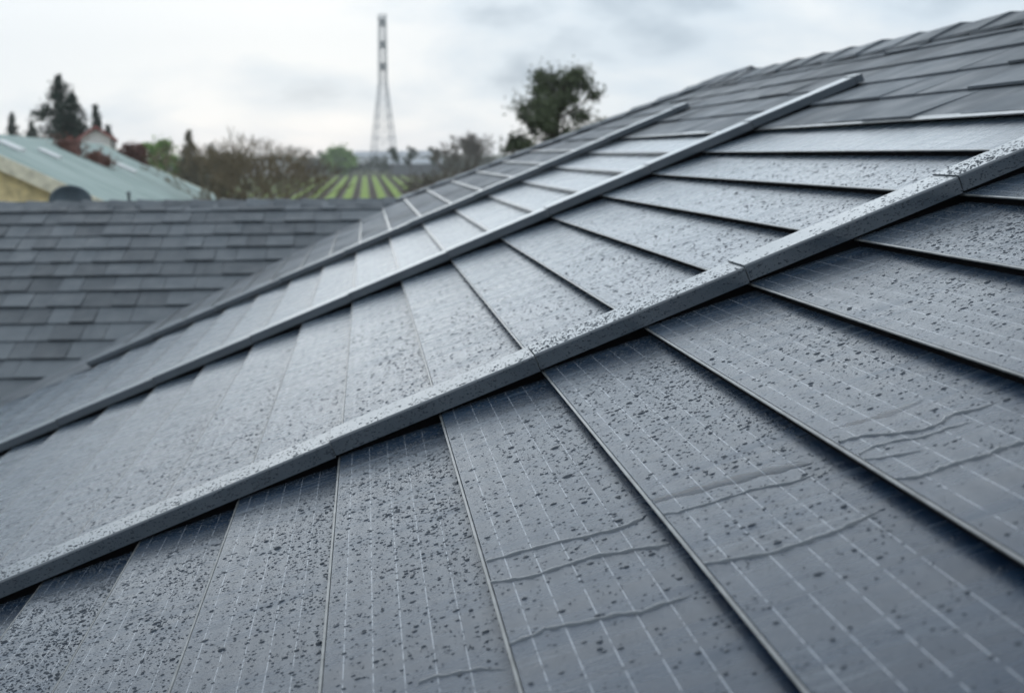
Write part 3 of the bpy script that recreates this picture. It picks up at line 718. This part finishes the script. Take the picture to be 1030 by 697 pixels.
for yy in (-.08, BL + .003):
    rk = MB()
    for sg in (1, -1):
        rk.hexa([(0, yy, BH - .30), (sg * bw, yy, BH - bt_ * bw - .30), (sg * bw, yy + .07, BH - bt_ * bw - .30), (0, yy + .07, BH - .30)],
                [(0, yy, BH + .03), (sg * bw, yy, BH - bt_ * bw + .03), (sg * bw, yy + .07, BH - bt_ * bw + .03), (0, yy + .07, BH + .03)])
    rk.build('rake_board', CRM, barn)
def on_roof(x, y, up=0): return (x, y, BH - bt_ * x + up)
for (x, y, a, b) in ((.5, 3.2, .5, 1.1), (.9, 6.5, .5, 1.0), (1.9, 17.0, .7, 1.6)):
    s_ = MB(); s_.hexa([on_roof(x, y, .01), on_roof(x + a, y, .01), on_roof(x + a, y + b, .01), on_roof(x, y + b, .01)], [on_roof(x, y, .07), on_roof(x + a, y, .07), on_roof(x + a, y + b, .07), on_roof(x, y + b, .07)])
    s_.build('skylight', SKYL, rf_o)
for nm, x, y, a, b, hh in (('chimney', .95, 12.5, .6, .65, .55), ('chimney', 1.75, 13.2, .5, .6, .35), ):
    c = MB(); zt = BH - bt_ * x + hh * .55; c.box((x - a / 2, y - b / 2, BH - bt_ * (x + a) - .1), (x + a / 2, y + b / 2, zt)); c.box((x - a / 2 - .05, y - b / 2 - .05, zt), (x + a / 2 + .05, y + b / 2 + .05, zt + .08))
    co_ = c.build(nm, BRK.m, rf_o); p2 = MB(); p2.tube((x, y, zt + .08), (x, y, zt + .22), .12, .10, 8); p2.build('chimney_pot', BRK.m, rf_o)
cr_ = MB()
for (x, y, q) in ((.75, 12.3, .50), (1.1, 12.6, .55), (1.6, 13.0, .50), (2.0, 13.3, .38)): foliage(cr_, (x, y, BH - bt_ * x + .12), (q * 1.1, q, .36), 420, .06)
cr_.build('red_creeper', leaf('russet_creeper', (0.19, 0.095, 0.07)), barn)
p2 = MB(); p2.tube((.5, .9, BH - .4), (.5, .9, BH + .42), .07, .07, 8); p2.tube((.5, .9, BH + .40), (.5, .9, BH + .52), .12, .11, 8); p2.build('flue_pipe', BUTT, rf_o)

limb_tree('low russet leafed tree just beyond the right part of the green roof ridge', at(135, 50), hgt(143, 50, 135), 1.0, leaf('russet_leaf', (0.150, 0.075, 0.060)), clumps=34, per=220, ls=.08, seed=61, low=.78, crad=.5)
# ---- white house with red roof behind the barn
def house_box(name, label, loc, rot, wx, wy_, hw, hr, wm, rm, cat='house', group=None, win=True):
    root = empty(name, loc, (0, 0, rot)); tag(root, label, cat, group)
    b = MB(); b.box((-wx / 2, -wy_ / 2, 0), (wx / 2, wy_ / 2, hw))
    for yy in (-wy_ / 2, wy_ / 2 - .2): b.hexa([(-wx / 2, yy, hw), (wx / 2, yy, hw), (wx / 2, yy + .2, hw), (-wx / 2, yy + .2, hw)], [(-.05, yy, hw + hr - .1), (.05, yy, hw + hr - .1), (.05, yy + .2, hw + hr - .1), (-.05, yy + .2, hw + hr - .1)])
    b.build('wall', wm, root); r_ = MB(); oh = .35; k = hr / (wx / 2)
    for sg in (1, -1):
        X = sg * (wx / 2 + oh); zl = hw - oh * k
        r_.hexa([(0, -wy_ / 2 - oh, hw + hr), (X, -wy_ / 2 - oh, zl), (X, wy_ / 2 + oh, zl), (0, wy_ / 2 + oh, hw + hr)], [(0, -wy_ / 2 - oh, hw + hr + .14), (X, -wy_ / 2 - oh, zl + .14), (X, wy_ / 2 + oh, zl + .14), (0, wy_ / 2 + oh, hw + hr + .14)])
    r_.build('roof', rm, root)
    if win:
        for xx in np.linspace(-wx / 2 + 1.2, wx / 2 - 1.2, max(2, int(wx / 3.5))):
            w_ = MB(); w_.box((xx - .5, -wy_ / 2 - .04, hw * .45), (xx + .5, -wy_ / 2 + .02, hw * .8)); w_.build('window', BUTT, root)
    return root
WHW = simple('white_wall', (0.70, 0.71, 0.72), .7, var=.08); REDR = simple('red_roof', (0.30, 0.12, 0.11), .7); GREY = simple('grey_sheet', (0.34, 0.37, 0.40), .5, var=.15); DGREY = simple('dark_grey_wall', (0.16, 0.17, 0.18), .7)
house_box('white_house', 'small white house with a red roof behind the barn ridge', at(98, 55), .25, 1.5, 3.0, 7.0, .5, WHW, REDR)
house_box('white_shed', 'low white shed among the trees right of the large bare tree', at(272, 292), 1.45, 6, 13.0, 3.2, 1.0, WHW, SKYL, 'shed')
house_box('warehouse', 'long pale warehouse with a flat grey roof line on the horizon behind the tower', at(400, 420), 1.52, 18, 36, 5.0, 2.2, WHW, GREY, 'warehouse')
house_box('grey_barn', 'dark grey farm building at the far end of the green field', at(418, 292), 1.5, 10, 15, 3.2, 1.4, DGREY, GREY, 'farm building')
house_box('grey_shed', 'small pale shed left of the dark grey farm building', at(380, 390), 1.5, 5, 4.5, 3.4, .6, WHW, GREY, 'shed')

# ---- lattice tower
tl = at(386, 400); tw = empty('lattice_tower', tl, (0, 0, .25)); tag(tw, 'tall thin steel lattice tower on the horizon left of centre', 'tower')
STL = simple('galvanised_steel', (0.30, 0.33, 0.36), .5, .3)
TH_ = hgt(15, 400, 386)
def half(z):
    u = z / TH_
    return 5.0 + (1.45 - 5.0) * (u / .56) if u < .56 else 1.45 + (1.25 - 1.45) * (u - .56) / .44
def lattice(mb, z0, z1, n, r):
    zs = np.linspace(z0, z1, n + 1)
    for a, b in zip(zs[:-1], zs[1:]):
        ha, hb = half(a), half(b); ca = [(ha, ha), (-ha, ha), (-ha, -ha), (ha, -ha)]; cb = [(hb, hb), (-hb, hb), (-hb, -hb), (hb, -hb)]
        for k in range(4):
            k2 = (k + 1) % 4
            mb.tube((*ca[k], a), (*cb[k], b), r, r, 4, cap=False)
            mb.tube((*ca[k], a), (*cb[k2], b), r * .5, r * .5, 4, cap=False); mb.tube((*ca[k2], a), (*cb[k], b), r * .5, r * .5, 4, cap=False)
            mb.tube((*cb[k], b), (*cb[k2], b), r * .55, r * .55, 4, cap=False)
lo = MB(); lattice(lo, 0, TH_ * .56, 8, .19); lo.build('lower_mast', STL, tw)
up = MB(); lattice(up, TH_ * .56, TH_, 13, .15); up.build('upper_mast', STL, tw)
DST = simple('dark_steel', (0.09, 0.11, 0.12), .5)
for u in (.95, .81, .67):
    a = MB(); z = TH_ * u
    for sg in (1, -1):
        a.tube((0, sg * 1.7, z - 1.6), (0, -sg * 1.7, z + 1.6), .22, .22, 5); a.tube((sg * 1.7, 0, z - 1.6), (-sg * 1.7, 0, z + 1.6), .22, .22, 5)
    a.box((-.7, -.7, z - .8), (.7, .7, z + .8)); a.build('antenna', DST, tw)

# ---- dish and vent on the wing's far slope
dm = simple('dark_grey_dish', (0.10, 0.13, 0.15), .5)
dp = at(68, 9.3); dz = hgt(201, 9.3)
dish = empty('satellite_dish', (dp.x, dp.y, QZ - (dp.y - QY) * TAN)); tag(dish, 'dark grey satellite dish just behind the wing ridge in front of the green roof', 'dish')
d_ = MB(); vs = [(0, .05, 0)]; nr, nsg = 6, 28
for r_i in range(1, nr + 1):
    for k in range(nsg):
        t = 2 * math.pi * k / nsg; q = r_i / nr; vs.append((.20 * q * math.cos(t), .05 - .07 * q * q, .145 * q * math.sin(t)))
fs = [(0, 1 + k, 1 + (k + 1) % nsg) for k in range(nsg)] + [(1 + (r_i - 1) * nsg + k, 1 + r_i * nsg + k, 1 + r_i * nsg + (k + 1) % nsg, 1 + (r_i - 1) * nsg + (k + 1) % nsg) for r_i in range(1, nr) for k in range(nsg)]
zc = dz - dish.location.z + .01; d_.add([(a, b, c + zc) for a, b, c in vs], fs)
do = d_.build('dish', dm, dish, smooth=True); sm = do.modifiers.new('thick', 'SOLIDIFY'); sm.thickness = .008
a = MB(); a.tube((0, .06, -.05), (0, .08, zc), .02, .02, 8); a.build('mast', DST, dish)
a = MB(); a.tube((0, .05, zc - .13), (0, -.16, zc - .05), .008, .008, 6); a.box((-.02, -.20, zc - .07), (.02, -.15, zc - .02)); a.build('feed_arm', DST, dish)
vp = at(127, 8.75); vt = empty('roof_vent', (vp.x, vp.y, QZ)); tag(vt, 'tiny dark vent cap poking above the wing ridge', 'vent')
a = MB(); a.tube((0, 0, -.05), (0, 0, .06), .014, .014, 8); a.build('pipe', DST, vt); a = MB(); a.tube((0, 0, .058), (0, 0, .075), .03, .012, 8); a.build('cap', DST, vt)
